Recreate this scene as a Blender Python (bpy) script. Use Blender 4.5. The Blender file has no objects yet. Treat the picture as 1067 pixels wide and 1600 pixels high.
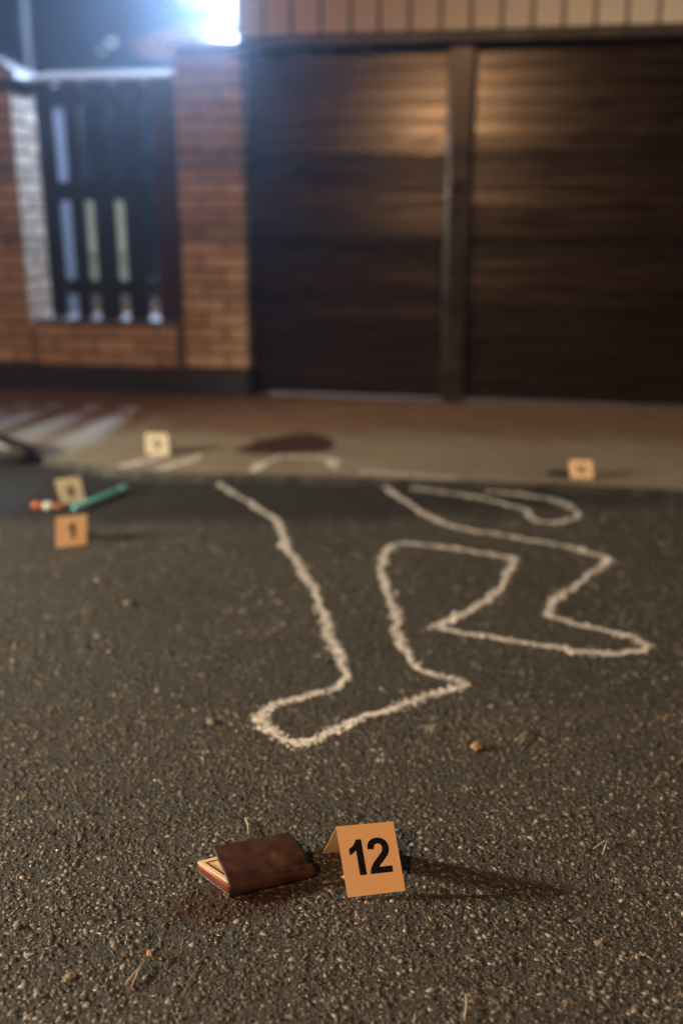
import bpy, bmesh, math, random
import numpy as np
from mathutils import Vector, Matrix

random.seed(7)
RNG = np.random.default_rng(11)
R = math.radians
SC = bpy.context.scene
COL = SC.collection

# ------------------------------------------------------------------ camera
cam_d = bpy.data.cameras.new('camera')
cam = bpy.data.objects.new('camera', cam_d)
COL.objects.link(cam)
cam.location = (0, 0, 0.95)
cam.rotation_euler = (R(90 - 17.3), 0, 0)
cam_d.sensor_fit = 'VERTICAL'
cam_d.sensor_height = 36.0
cam_d.lens = 35.0
cam_d.clip_start = 0.05
cam_d.clip_end = 2000
cam_d.dof.use_dof = True
cam_d.dof.focus_distance = 1.415
cam_d.dof.aperture_fstop = 1.5
SC.camera = cam

# ------------------------------------------------------------------ night sky
world = bpy.data.worlds.new('World')
SC.world = world
world.use_nodes = True
wn = world.node_tree
sky = wn.nodes.new('ShaderNodeTexSky')
sky.sky_type = 'NISHITA'
sky.sun_disc = False
sky.sun_elevation = R(-2.6)
sky.sun_rotation = R(200)
sky.ozone_density = 3.0
bg = wn.nodes['Background']
bg.inputs['Strength'].default_value = 0.15
wn.links.new(sky.outputs['Color'], bg.inputs['Color'])

# ------------------------------------------------------------------ exposure
SC.view_settings.view_transform = 'Standard'
SC.view_settings.look = 'None'
SC.view_settings.gamma = 1.0
SC.view_settings.use_curve_mapping = False
SC.view_settings.exposure = 0.0
SC.render.engine = 'CYCLES'
SC.cycles.use_denoising = True
SC.cycles.max_bounces = 6
SC.cycles.sample_clamp_indirect = 4.0
SC.cycles.caustics_reflective = False
SC.cycles.caustics_refractive = False

HAZE = 0.0100
# light levels (watts) of the lamps built further down
P_SODIUM, P_WORK, P_COOL, P_FLOOD = 1250.0, 1450.0, 110.0, 1050.0

# ================================================================== helpers
def tag(o, label=None, cat=None, group=None, kind=None):
    if label: o['label'] = label
    if cat: o['category'] = cat
    if group: o['group'] = group
    if kind: o['kind'] = kind
    return o

def mesh_obj(name, verts, faces, mat=None, parent=None, smooth=False, loc=(0, 0, 0), rot=(0, 0, 0)):
    me = bpy.data.meshes.new(name)
    me.from_pydata([tuple(v) for v in verts], [], faces)
    me.update()
    if smooth:
        me.polygons.foreach_set('use_smooth', [True] * len(me.polygons))
    if mat: me.materials.append(mat)
    return link(name, me, parent, loc, rot)

def link(name, me, parent=None, loc=(0, 0, 0), rot=(0, 0, 0), scale=(1, 1, 1)):
    o = bpy.data.objects.new(name, me)
    COL.objects.link(o)
    o.location = loc
    o.rotation_euler = rot
    o.scale = scale
    if parent: o.parent = parent
    return o

def bm_obj(name, bm, mat=None, parent=None, smooth=False, loc=(0, 0, 0), rot=(0, 0, 0)):
    me = bpy.data.meshes.new(name)
    bmesh.ops.recalc_face_normals(bm, faces=bm.faces[:])
    bm.to_mesh(me)
    bm.free()
    if smooth:
        me.polygons.foreach_set('use_smooth', [True] * len(me.polygons))
    if mat: me.materials.append(mat)
    return link(name, me, parent, loc, rot)

def box_bm(x0, x1, y0, y1, z0, z1, bev=0.0, seg=1, bm=None):
    own = bm is None
    if own: bm = bmesh.new()
    r = bmesh.ops.create_cube(bm, size=1.0)
    vs = r['verts']
    for v in vs:
        v.co = Vector(((x0 + x1) / 2 + v.co.x * (x1 - x0), (y0 + y1) / 2 + v.co.y * (y1 - y0), (z0 + z1) / 2 + v.co.z * (z1 - z0)))
    if bev > 0:
        es = list({e for v in vs for e in v.link_edges})
        bmesh.ops.bevel(bm, geom=es, offset=bev, segments=seg, affect='EDGES', profile=0.5)
    return bm

def box(name, x0, x1, y0, y1, z0, z1, mat, parent=None, bev=0.0, seg=1):
    return bm_obj(name, box_bm(x0, x1, y0, y1, z0, z1, bev, seg), mat, parent)

def tube_bm(pts, rad, n=10, bm=None, caps=True):
    if bm is None: bm = bmesh.new()
    pts = [Vector(p) for p in pts]
    rings = []
    for i, p in enumerate(pts):
        a = pts[max(i - 1, 0)]; b = pts[min(i + 1, len(pts) - 1)]
        t = (b - a).normalized()
        ref = Vector((0, 0, 1)) if abs(t.z) < .95 else Vector((1, 0, 0))
        s = t.cross(ref).normalized(); u = s.cross(t).normalized()
        r = rad[i] if isinstance(rad, (list, tuple)) else rad
        rings.append([bm.verts.new(p + (s * math.cos(2 * math.pi * k / n) + u * math.sin(2 * math.pi * k / n)) * r) for k in range(n)])
    for a, b in zip(rings, rings[1:]):
        for k in range(n):
            bm.faces.new((a[k], a[(k + 1) % n], b[(k + 1) % n], b[k]))
    if caps:
        bm.faces.new(rings[0][::-1]); bm.faces.new(rings[-1])
    return bm

def prism_bm(poly, z0, z1, bev=0.0, seg=2, bm=None):
    if bm is None: bm = bmesh.new()
    lo = [bm.verts.new((p[0], p[1], z0)) for p in poly]
    hi = [bm.verts.new((p[0], p[1], z1)) for p in poly]
    bm.faces.new(lo[::-1]); bm.faces.new(hi)
    n = len(poly)
    for i in range(n):
        bm.faces.new((lo[i], lo[(i + 1) % n], hi[(i + 1) % n], hi[i]))
    if bev:
        bmesh.ops.bevel(bm, geom=bm.edges[:], offset=bev, segments=seg, affect='EDGES', profile=0.5)
    return bm

def empty(name, loc=(0, 0, 0), rotz=0.0):
    o = bpy.data.objects.new(name, None)
    COL.objects.link(o)
    o.location = loc
    o.rotation_euler = (0, 0, rotz)
    o.empty_display_size = 0.1
    return o

# ------------------------------------------------------------------ materials
class NT:
    def __init__(self, name):
        self.m = bpy.data.materials.new(name)
        self.m.use_nodes = True
        self.t = self.m.node_tree
        self.b = self.t.nodes['Principled BSDF']
    def n(self, kind, **kw):
        nd = self.t.nodes.new('ShaderNode' + kind)
        for k, v in kw.items():
            if k in nd.inputs: nd.inputs[k].default_value = v
            else: setattr(nd, k, v)
        return nd
    def l(self, a, b): self.t.links.new(a, b)
    def geo_pos(self): return self.n('NewGeometry').outputs['Position']
    def obj_pos(self): return self.n('TexCoord').outputs['Object']
    def noise(self, vec, scale, detail=4, rough=.6, dist=0.0):
        nd = self.n('TexNoise', Scale=scale, Detail=detail, Roughness=rough, Distortion=dist)
        if vec is not None: self.l(vec, nd.inputs['Vector'])
        return nd.outputs['Fac']
    def ramp(self, fac, stops):
        nd = self.n('ValToRGB')
        el = nd.color_ramp.elements
        while len(el) < len(stops): el.new(.5)
        for e, (p, c) in zip(el, stops):
            e.position = p
            e.color = (c, c, c, 1) if isinstance(c, (int, float)) else (*c, 1)
        self.l(fac, nd.inputs['Fac'])
        return nd.outputs['Color']
    def mix(self, fac, a, b, mode='MIX'):
        nd = self.n('Mix', data_type='RGBA', blend_type=mode)
        for sock, v in ((nd.inputs[0], fac), (nd.inputs[6], a), (nd.inputs[7], b)):
            if isinstance(v, (int, float)): sock.default_value = v
            elif isinstance(v, tuple): sock.default_value = (*v, 1)
            else: self.l(v, sock)
        return nd.outputs[2]
    def math(self, op, a, b=None, clamp=False):
        nd = self.n('Math', operation=op, use_clamp=clamp)
        for i, v in enumerate((a, b)):
            if v is None: continue
            if isinstance(v, (int, float)): nd.inputs[i].default_value = v
            else: self.l(v, nd.inputs[i])
        return nd.outputs[0]
    def bump(self, h, strength=.5, dist=.002):
        nd = self.n('Bump', Strength=strength, Distance=dist)
        self.l(h, nd.inputs['Height'])
        self.l(nd.outputs['Normal'], self.b.inputs['Normal'])
    def base(self, c):
        if isinstance(c, tuple): self.b.inputs['Base Color'].default_value = (*c, 1)
        else: self.l(c, self.b.inputs['Base Color'])
    def rough(self, r):
        if isinstance(r, (int, float)): self.b.inputs['Roughness'].default_value = r
        else: self.l(r, self.b.inputs['Roughness'])
    def spec(self, s): self.b.inputs['Specular IOR Level'].default_value = s

def simple(name, c, rough=.6, metal=0.0, var=.25, scale=30, bump=.2, bdist=.001, spec=.5):
    t = NT(name)
    f = t.noise(t.obj_pos(), scale, 5)
    t.base(t.mix(f, tuple(x * (1 - var) for x in c), tuple(min(1, x * (1 + var)) for x in c)))
    t.rough(t.ramp(t.noise(t.obj_pos(), scale * .6, 3), [(.3, max(0, rough - .12)), (.7, min(1, rough + .12))]))
    t.b.inputs['Metallic'].default_value = metal
    t.spec(spec)
    if bump: t.bump(t.noise(t.obj_pos(), scale * 4, 4), bump, bdist)
    return t.m

def emis(name, c, s):
    t = NT(name)
    t.base((.8, .8, .8))
    t.b.inputs['Emission Color'].default_value = (*c, 1)
    t.b.inputs['Emission Strength'].default_value = s
    return t.m

def stained(t, col):
    """dark red stain soaked into the asphalt round the wallet and the tar-dark repair strip along the pavement edge"""
    pos = t.geo_pos()
    sep = t.n('SeparateXYZ'); t.l(pos, sep.inputs[0])
    x, y = sep.outputs[0], sep.outputs[1]
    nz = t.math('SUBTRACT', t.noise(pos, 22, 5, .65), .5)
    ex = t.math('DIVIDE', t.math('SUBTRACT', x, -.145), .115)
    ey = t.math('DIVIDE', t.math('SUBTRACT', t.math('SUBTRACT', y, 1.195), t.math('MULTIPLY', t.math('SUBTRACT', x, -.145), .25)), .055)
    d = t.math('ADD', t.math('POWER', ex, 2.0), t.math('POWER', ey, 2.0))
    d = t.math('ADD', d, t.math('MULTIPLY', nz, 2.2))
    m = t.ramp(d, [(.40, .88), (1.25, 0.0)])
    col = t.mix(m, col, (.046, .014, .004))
    # shadow band before the pavement edge, painted as a dark ragged strip
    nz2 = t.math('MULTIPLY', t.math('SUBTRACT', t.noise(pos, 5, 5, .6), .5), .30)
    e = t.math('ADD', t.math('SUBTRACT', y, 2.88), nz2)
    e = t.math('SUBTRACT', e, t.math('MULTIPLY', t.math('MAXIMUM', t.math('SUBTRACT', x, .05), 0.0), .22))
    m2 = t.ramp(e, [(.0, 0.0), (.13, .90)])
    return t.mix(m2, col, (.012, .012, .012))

def asphalt_mat():
    t = NT('asphalt')
    pos = t.geo_pos()
    v = t.n('TexVoronoi', Scale=230.0, Randomness=1.0); t.l(pos, v.inputs['Vector'])
    v2 = t.n('TexVoronoi', Scale=95.0, Randomness=1.0); t.l(pos, v2.inputs['Vector'])
    v3 = t.n('TexVoronoi', Scale=620.0, Randomness=1.0); t.l(pos, v3.inputs['Vector'])
    sepc = t.n('SeparateColor'); t.l(v.outputs['Color'], sepc.inputs[0])
    sep3 = t.n('SeparateColor'); t.l(v3.outputs['Color'], sep3.inputs[0])
    grit = t.ramp(sepc.outputs[0], [(.0, (.014, .0135, .012)), (.5, (.040, .037, .032)), (.85, (.10, .092, .078)), (1., (.28, .26, .22))])
    big = t.noise(pos, 2.3, 5, .6)
    grit = t.mix(.55, grit, t.ramp(sep3.outputs[0], [(.0, (.012, .011, .010)), (.5, (.036, .034, .030)), (.85, (.14, .13, .11)), (1., (.40, .37, .32))]))
    col = t.mix(t.ramp(big, [(.35, 0.0), (.7, .55)]), grit, (.034, .031, .027))
    col = t.mix(t.ramp(t.noise(pos, 9, 6, .7), [(.5, 0.0), (.75, .45)]), col, (.070, .063, .052))
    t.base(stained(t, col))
    t.rough(t.ramp(sepc.outputs[1], [(0., .42), (1., .85)]))
    h = t.math('ADD', t.math('MULTIPLY', v.outputs['Distance'], -.5), t.math('MULTIPLY', v2.outputs['Distance'], -.8))
    h = t.math('ADD', h, t.math('ADD', t.math('MULTIPLY', t.noise(pos, 420, 5, .75), .8), t.math('MULTIPLY', v3.outputs['Distance'], -.35)))
    t.bump(h, 1.0, .010)
    return t.m

def stone_mat():
    t = NT('aggregate')
    g = t.n('NewGeometry')
    rnd = g.outputs['Random Per Island']
    col = t.ramp(rnd, [(0, (.022, .0215, .020)), (.32, (.062, .059, .053)), (.60, (.165, .155, .134)), (.78, (.18, .132, .088)),
                       (.88, (.32, .295, .25)), (.96, (.48, .45, .39)), (1., (.66, .62, .55))])
    col = t.mix(t.math('MULTIPLY', t.noise(g.outputs['Position'], 400, 3), .35), col, (.075, .067, .055))
    col = t.mix(t.ramp(t.noise(g.outputs['Position'], 3.1, 6, .65), [(.35, .62), (.68, 0.0)]), col, (.040, .037, .032))
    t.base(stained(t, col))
    t.rough(t.ramp(t.math('FRACT', t.math('MULTIPLY', rnd, 37.0)), [(0., .10), (.10, .14), (.25, .45), (1., .8)]))
    t.bump(t.noise(g.outputs['Position'], 900, 3), .35, .001)
    return t.m

def brick_mat():
    t = NT('brick')
    oi = t.n('ObjectInfo')
    pos = t.obj_pos()
    c = t.ramp(oi.outputs['Random'], [(0, (.33, .225, .14)), (.5, (.45, .325, .215)), (1, (.56, .43, .31))])
    c = t.mix(t.ramp(t.noise(t.geo_pos(), 26, 5), [(.4, 0.0), (.75, .7)]), c, (.24, .14, .080))
    t.base(c)
    t.rough(.75)
    t.bump(t.noise(t.geo_pos(), 130, 5), .6, .003)
    return t.m

def wood_mat(name, dark, light, rough, along='x', spec=.5):
    t = NT(name)
    oi = t.n('ObjectInfo')
    mp = t.n('Mapping')
    t.l(t.obj_pos(), mp.inputs['Vector'])
    mp.inputs['Scale'].default_value = (1.2, 9, 22) if along == 'x' else (22, 9, 1.2)
    sh = t.n('CombineXYZ'); t.l(t.math('MULTIPLY', oi.outputs['Random'], 40.0), sh.inputs[0])
    t.l(sh.outputs[0], mp.inputs['Location'])
    f = t.noise(mp.outputs['Vector'], 3.0, 6, .65, .6)
    c = t.ramp(f, [(.3, dark), (.75, light)])
    c = t.mix(t.math('MULTIPLY', oi.outputs['Random'], .5), c, dark)
    t.base(c)
    t.rough(t.ramp(f, [(.3, rough - .08), (.7, rough + .12)]))
    t.bump(f, .25, .0015)
    t.spec(spec)
    return t.m

def ground_mat(name, c1, c2, c3, scale, rough=.85, bump=.6, bd=.004):
    t = NT(name)
    pos = t.geo_pos()
    f = t.noise(pos, scale, 6, .65)
    c = t.ramp(f, [(.3, c1), (.7, c2)])
    c = t.mix(t.ramp(t.noise(pos, scale * 7, 5, .7), [(.45, 0.), (.7, .6)]), c, c3)
    t.base(c); t.rough(rough)
    t.bump(t.noise(pos, scale * 30, 5, .7), bump, bd)
    return t.m

def pavement_mat():
    """pale concrete with red earth washed over it towards the wall"""
    t = NT('pavement')
    pos = t.geo_pos()
    sep = t.n('SeparateXYZ'); t.l(pos, sep.inputs[0])
    x, y = sep.outputs[0], sep.outputs[1]
    f = t.noise(pos, 2.2, 6, .65)
    con = t.ramp(f, [(.3, (.22, .185, .14)), (.7, (.32, .275, .21))])
    con = t.mix(t.ramp(t.noise(pos, 16, 6, .7), [(.45, 0.), (.7, .6)]), con, (.17, .14, .105))
    ear = t.ramp(t.noise(pos, 7, 6, .7), [(.3, (.13, .062, .030)), (.7, (.24, .128, .066))])
    e = t.math('SUBTRACT', y, 3.90)
    e = t.math('ADD', e, t.math('MULTIPLY', t.math('MAXIMUM', x, 0.0), .10))
    e = t.math('SUBTRACT', e, t.math('MULTIPLY', t.math('MAXIMUM', t.math('SUBTRACT', -.45, x), 0.0), .30))
    e = t.math('ADD', e, t.math('MULTIPLY', t.math('SUBTRACT', t.noise(pos, 6, 8, .75), .5), .9))
    m = t.ramp(e, [(.0, 0.0), (.28, .92)])
    t.base(t.mix(m, con, ear)); t.rough(.85)
    t.bump(t.noise(pos, 70, 6, .75), .7, .006)
    return t.m

def leather_mat(name, c1, c2, c3, rough=.42):
    t = NT(name)
    pos = t.geo_pos()
    f = t.noise(pos, 24, 8, .70, .0)
    c = t.ramp(f, [(.34, c1), (.56, c2), (.80, c3)])
    c = t.mix(t.ramp(t.noise(pos, 260, 4, .7), [(.35, .55), (.6, 0.)]), c, c1)
    mp = t.n('Mapping'); t.l(pos, mp.inputs['Vector']); mp.inputs['Scale'].default_value = (60, 380, 60); mp.inputs['Rotation'].default_value = (0, 0, .5)
    sc = t.ramp(t.noise(mp.outputs['Vector'], 1.0, 3, .6), [(.66, 0.), (.74, .35)])
    c = t.mix(sc, c, c3)
    t.base(c)
    t.rough(t.ramp(f, [(.3, rough - .06), (.8, rough + .2)]))
    v = t.n('TexVoronoi', Scale=900.0); t.l(pos, v.inputs['Vector'])
    t.bump(t.math('ADD', t.math('MULTIPLY', v.outputs['Distance'], .4), f), .35, .0008)
    return t.m

def paper_mat(name, c, tint):
    t = NT(name)
    f = t.noise(t.obj_pos(), 45, 5)
    t.base(t.mix(t.ramp(f, [(.4, 0.), (.8, .5)]), c, tint))
    t.rough(.7)
    t.spec(.3)
    t.bump(t.noise(t.obj_pos(), 700, 3), .15, .0003)
    return t.m

M = dict(
    asphalt=asphalt_mat(), stone=stone_mat(), brick=brick_mat(),
    mortar=simple('mortar', (.075, .058, .045), .9, scale=60, bump=.5),
    plinth=simple('dark_plinth', (.009, .0075, .007), .6, scale=18, bump=.5, bdist=.003),
    concrete=pavement_mat(),
    soil=ground_mat('soil', (.045, .04, .03), (.08, .07, .05), (.03, .035, .02), 1.2),
    zinc=simple('zinc_sheet', (.62, .63, .65), .36, metal=.5, var=.12, scale=14, bump=.1),
    cap_paint=simple('pale_cap_paint', (.74, .75, .77), .6, var=.08, scale=14, bump=.1),
    coping=simple('coping_stone', (.11, .10, .095), .6, scale=25),
    fence_wood=wood_mat('fence_wood', (.007, .0045, .0045), (.017, .0095, .009), .55, 'z', .2),
    fence_red=wood_mat('fence_red_wood', (.026, .009, .007), (.050, .018, .013), .55, 'z', .2),
    gate_wood=wood_mat('gate_wood', (.007, .0031, .0021), (.020, .0088, .0052), .21, 'x', .24),
    gate_steel=simple('gate_steel', (.011, .0055, .004), .32, metal=.0, scale=12, bump=.15),
    fascia=simple('fascia_paint', (.47, .40, .335), .55, var=.14, scale=9, bump=.2),
    trim=simple('dark_trim', (.012, .011, .011), .5, scale=15),
    chalk=simple('chalk', (.90, .89, .87), .95, var=.12, scale=300, bump=.4),
    card_orange=paper_mat('orange_card', (.82, .60, .36), (.77, .55, .32)),
    card_cream=paper_mat('cream_card', (.76, .72, .56), (.70, .66, .50)),
    card_dull=paper_mat('dull_card', (.50, .46, .34), (.46, .42, .30)),
    ink=simple('black_ink', (.005, .005, .006), .7, scale=80, bump=0, spec=.15),
    leather=leather_mat('brown_leather', (.024, .009, .006), (.075, .029, .016), (.18, .085, .048)),
    leather_red=leather_mat('red_brown_leather', (.12, .026, .011), (.22, .055, .022), (.30, .095, .042), .45),
    thread=simple('thread', (.035, .016, .010), .8, scale=200),
    note=paper_mat('banknote_paper', (.80, .60, .38), (.72, .50, .29)),
    note_ink=simple('banknote_ink', (.10, .040, .015), .7, scale=200, bump=0),
    teal=simple('turquoise_plastic', (.25, .92, 1.0), .35, var=.06, bump=0),
    teal_dark=simple('turquoise_cap', (.22, .80, .86), .4, var=.06, bump=0),
    orange=simple('orange_plastic', (.55, .13, .03), .4, var=.1, bump=0),
    rust=simple('brown_plastic', (.24, .085, .035), .5, var=.2, bump=0),
    white=simple('white_plastic', (.62, .66, .62), .4, var=.05, bump=0),
    black_leather=leather_mat('black_leather', (.008, .008, .008), (.014, .014, .014), (.03, .03, .03), .3),
    rubber=simple('rubber', (.012, .012, .012), .8, scale=60),
    plaster=simple('plaster', (.105, .105, .135), .85, var=.1, scale=5, bump=.3, bdist=.003),
    cream_plastic=simple('cream_plastic', (.21, .185, .10), .5, var=.08, scale=6, bump=.1),
    steel=simple('galvanised_steel', (.30, .31, .32), .45, metal=.6, scale=10, bump=.1),
    housing=simple('lamp_housing', (.05, .05, .055), .5, scale=20),
    bark=simple('bark', (.10, .075, .05), .9, var=.5, scale=25, bump=1.0, bdist=.01),
    leaf=simple('dry_leaf', (.62, .25, .075), .65, var=.5, scale=3, bump=0),
    needle=simple('pine_needle', (.62, .54, .42), .6, var=.2, scale=60, bump=0),
    pebble_tan=simple('pebble_tan', (.36, .24, .15), .6, var=.4, scale=60, bump=.5),
    pebble_grey=simple('pebble_grey', (.24, .21, .17), .7, var=.4, scale=80, bump=.6, bdist=.002),
    stain=simple('dried_stain', (.055, .022, .016), .6, var=.3, scale=14, bump=.1),
    flood_glass=emis('flood_glass', (.50, .70, 1.0), 60.0),
    sodium_glass=emis('sodium_glass', (1.0, .55, .2), 30.0),
    cool_glass=emis('cool_glass', (.85, 1.0, .9), 20.0),
    far_bulb=emis('far_bulb', (.85, .9, 1.0), .9),
    tar=simple('tar_joint', (.014, .013, .012), .7, scale=40, bump=.6, bdist=.003),
    cable=simple('cable', (.012, .012, .012), .7),
)

# ================================================================== setting
def sheet(name, poly, z, mat, kind='structure'):
    o = mesh_obj(name, [(p[0], p[1], z) for p in poly], [list(range(len(poly)))], mat)
    o['kind'] = kind
    return o

sheet('ground', [(-300, -300), (300, -300), (300, 300), (-300, 300)], -.008, M['soil'])
sheet('road', [(-30, -9), (30, -9), (30, 5.0), (-30, 5.6)], 0.0, M['asphalt'])

# pavement apron: a slab 3 cm proud of the road whose front edge bends away on the left
edge = [(30, -1.0), (12, 1.9), (4, 2.85), (2.2, 3.08), (1.143, 3.206), (.8, 3.269), (.367, 3.32), (-.008, 3.377), (-.303, 3.405), (-.527, 3.415),
        (-.766, 3.456), (-.88, 3.505), (-1.004, 3.575), (-1.145, 3.665), (-1.337, 3.796), (-1.7, 4.05), (-2.3, 4.38), (-3.2, 4.68), (-5, 5.05), (-12, 6.35), (-30, 9.7)]
fine = []
for a, b in zip(edge, edge[1:]):
    k = 6 if abs(a[0]) < 2.4 and abs(b[0]) < 2.4 else 1
    for i in range(k):
        f = i / k
        j = (random.uniform(-.006, .006) if k > 1 else 0)
        fine.append((a[0] + (b[0] - a[0]) * f, a[1] + (b[1] - a[1]) * f + j))
fine.append(edge[-1])
pv_poly = fine + [(-30, 40), (30, 40)]
bm = bmesh.new()
PZ = .03
top = [bm.verts.new((x, y, PZ)) for x, y in pv_poly]
low = [bm.verts.new((x, y - .012, -.004)) for x, y in pv_poly]
bm.faces.new(top)
for i in range(len(fine) - 1):
    bm.faces.new((low[i], low[i + 1], top[i + 1], top[i]))
pvo = tag(bm_obj('pavement', bm, M['concrete']), kind='structure')
pvo.data.materials.append(M['tar'])
for p in pvo.data.polygons:
    if abs(p.normal.z) < .9: p.material_index = 1  # riser coloured dark to paint in the shading under the lip

# ================================================================== facade frame (u along the wall, v into the yard, z up)
A0 = Vector((-.452, 4.851, 0)); YAW = R(-10.53)
EX = Vector((math.cos(YAW), math.sin(YAW), 0)); EY = Vector((-math.sin(YAW), math.cos(YAW), 0))
def W(u, v, z=0.0): return A0 + EX * u + EY * v + Vector((0, 0, z))

class Fac:
    """a thing standing in the facade: an Empty at (u0, v0) with children given in facade coordinates"""
    def __init__(self, name, label, cat, u0, v0, group=None):
        self.u, self.v, self.z = u0, v0, PZ
        self.e = empty(name, W(u0, v0, PZ), YAW)
        tag(self.e, label, cat, group)
    def box(self, name, u0, u1, v0, v1, z0, z1, mat, bev=0.0, parent=None, seg=1):
        uc, vc, zc = (u0 + u1) / 2, (v0 + v1) / 2, (z0 + z1) / 2
        o = box(name, u0 - uc, u1 - uc, v0 - vc, v1 - vc, z0 - zc, z1 - zc, mat, None, bev, seg)
        self.put(o, uc, vc, zc, parent)
        return o
    def put(self, o, u, v, z, parent=None):
        o.parent = self.e
        o.location = (u - self.u, v - self.v, z - self.z)
        if parent:
            o.parent = parent
            o.location = Vector(o.location) - Vector(parent.location)
        return o

# one set of brick meshes shared by all bricks
BL, BW, BH, JT = .204, .100, .0555, .0115
def brick_mesh(l):
    bm = box_bm(-l / 2, l / 2, -BW / 2, BW / 2, -BH / 2, BH / 2, .003, 1)
    for v in bm.verts:
        v.co += Vector([random.uniform(-.0014, .0014) for _ in range(3)])
    bmesh.ops.recalc_face_normals(bm, faces=bm.faces[:])
    me = bpy.data.meshes.new('brick'); bm.to_mesh(me); bm.free()
    me.materials.append(M['brick'])
    return me
BRICKS = [brick_mesh(BL) for _ in range(5)]
HALVES = [brick_mesh(BW) for _ in range(2)]

def put_brick(f, u, v, z, rot, half=False):
    o = link('brick', random.choice(HALVES if half else BRICKS), None)
    f.put(o, u, v, z)
    o.rotation_euler = (random.uniform(-.006, .006), random.uniform(-.006, .006), rot + random.uniform(-.012, .012))
    o.location = Vector(o.location) + Vector((random.uniform(-.0015, .0015), random.uniform(-.0025, .0025), 0))

def pillar(u0, v0, z1, label):
    S = BL + BW + JT
    f = Fac('brick_pillar', label, 'pillar', u0 + S / 2, v0, 'brick pillars of the fence')
    zp = .166
    f.box('plinth', u0 - .006, u0 + S + .006, v0 - .006, v0 + S + .006, PZ - .02, zp, M['plinth'], .006)
    f.box('mortar_core', u0 + .013, u0 + S - .013, v0 + .013, v0 + S - .013, zp - .01, z1, M['mortar'])
    n = int((z1 - zp) / (BH + JT))
    a, b = BL / 2, BW / 2
    for c in range(n):
        z = zp + JT + BH / 2 + c * (BH + JT)
        sp = [(a, b, 0), (S - b, a, 1), (S - a, S - b, 0), (b, S - a, 1)]
        if c % 2: sp = [(S - x, y, r) for x, y, r in sp]
        for x, y, r in sp:
            put_brick(f, u0 + x, v0 + y, z, r * math.pi / 2)
    return f, S

fr, PS = pillar(-.318, 0.0, 1.615, 'tall orange brick pillar between the slatted fence and the dark gate')
fl, _ = pillar(-1.125 - PS, 0.0, 1.50, 'brick pillar with a sloping metal cap at the left edge, left of the slatted fence')
# pyramid cap of the left pillar
def pyramid_cap(f, u0, u1, v0, v1, z, rise, mat):
    uc, vc = (u0 + u1) / 2, (v0 + v1) / 2
    bm = bmesh.new()
    lo = [bm.verts.new(p) for p in ((u0 - uc, v0 - vc, 0), (u1 - uc, v0 - vc, 0), (u1 - uc, v1 - vc, 0), (u0 - uc, v1 - vc, 0))]
    mi = [bm.verts.new((v.co.x, v.co.y, .016)) for v in lo]
    ap = bm.verts.new((0, 0, .016 + rise))
    bm.faces.new(lo[::-1])
    for i in range(4):
        j = (i + 1) % 4
        bm.faces.new((lo[i], lo[j], mi[j], mi[i])); bm.faces.new((mi[i], mi[j], ap))
    return f.put(bm_obj('metal_cap', bm, mat), uc, vc, z)
pyramid_cap(fl, -1.125 - PS - .05, -1.125 + .06, -.05, PS + .05, 1.503, .115, M['zinc'])
pyramid_cap(fr, -.318 - .03, -.318 + PS + .012, -.02, PS + .03, 1.618, .05, M['zinc'])

# low brick wall under the fence
WU0, WU1 = -1.119, -.324
lw = Fac('low_brick_wall', 'low brick wall with dark base under the slatted fence, between the two pillars', 'wall', (WU0 + WU1) / 2, .03)
lw.box('plinth', WU0, WU1, .022, .25, PZ - .02, .150, M['plinth'], .004)
lw.box('mortar_core', WU0, WU1, .036, .24, .145, .372, M['mortar'])
for c in range(3):
    z = .156 + JT + BH / 2 + c * (BH + JT)
    u = WU0 + (0.0 if c % 2 == 0 else BW + JT)
    if c % 2: put_brick(lw, WU0 + BW / 2, .03 + BW / 2, z, 0, True)
    while u + BL <= WU1 + .003:
        put_brick(lw, u + BL / 2, .03 + BW / 2, z, 0); u += BL + JT
    if WU1 - u > BW - .004:
        put_brick(lw, u + BW / 2, .03 + BW / 2, z, 0, True)
lw.box('coping', WU0, WU1, .012, .262, .375, .392, M['coping'], .004)

# slatted fence panel
fe = Fac('slatted_fence', 'dark brown slatted wooden fence panel with pale metal cap, standing on the low wall', 'fence', -.68, .07)
for i, (a, b) in enumerate([(-1.032, -.942), (-.889, -.815), (-.771, -.661), (-.615, -.513)]):
    fe.box('slat', a, b, .050, .072, .3935 if i else .400, 1.49, M['fence_wood'], .003)
fe.box('slat', -.459, -.350, .046, .070, .394, 1.49, M['fence_red'], .003)['label'] = 'reddish brown slat beside the tall pillar'
for z0, z1 in ((1.395, 1.47), (.955, 1.045), (.508, .580)):
    fe.box('rail', -1.010, -.330, .074, .110, z0, z1, M['fence_wood'], .003)
for u in (-1.0, -.345):
    fe.box('stake', u - .012, u + .012, .080, .108, .391, 1.48, M['trim'])
bm = bmesh.new()     # gabled metal cap along the top
prof = [(-.105, 0), (-.105, .004), (.100, .056), (.125, .050), (.125, 0)]
rows = [[bm.verts.new((x, y, z)) for y, z in prof] for x in (-.335, .335)]
for i in range(len(prof)):
    j = (i + 1) % len(prof)
    bm.faces.new((rows[0][i], rows[0][j], rows[1][j], rows[1][i]))
bm.faces.new(rows[0][::-1]); bm.faces.new(rows[1])
fe.put(bm_obj('metal_cap', bm, M['cap_paint']), -.70, .110, 1.496)

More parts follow.
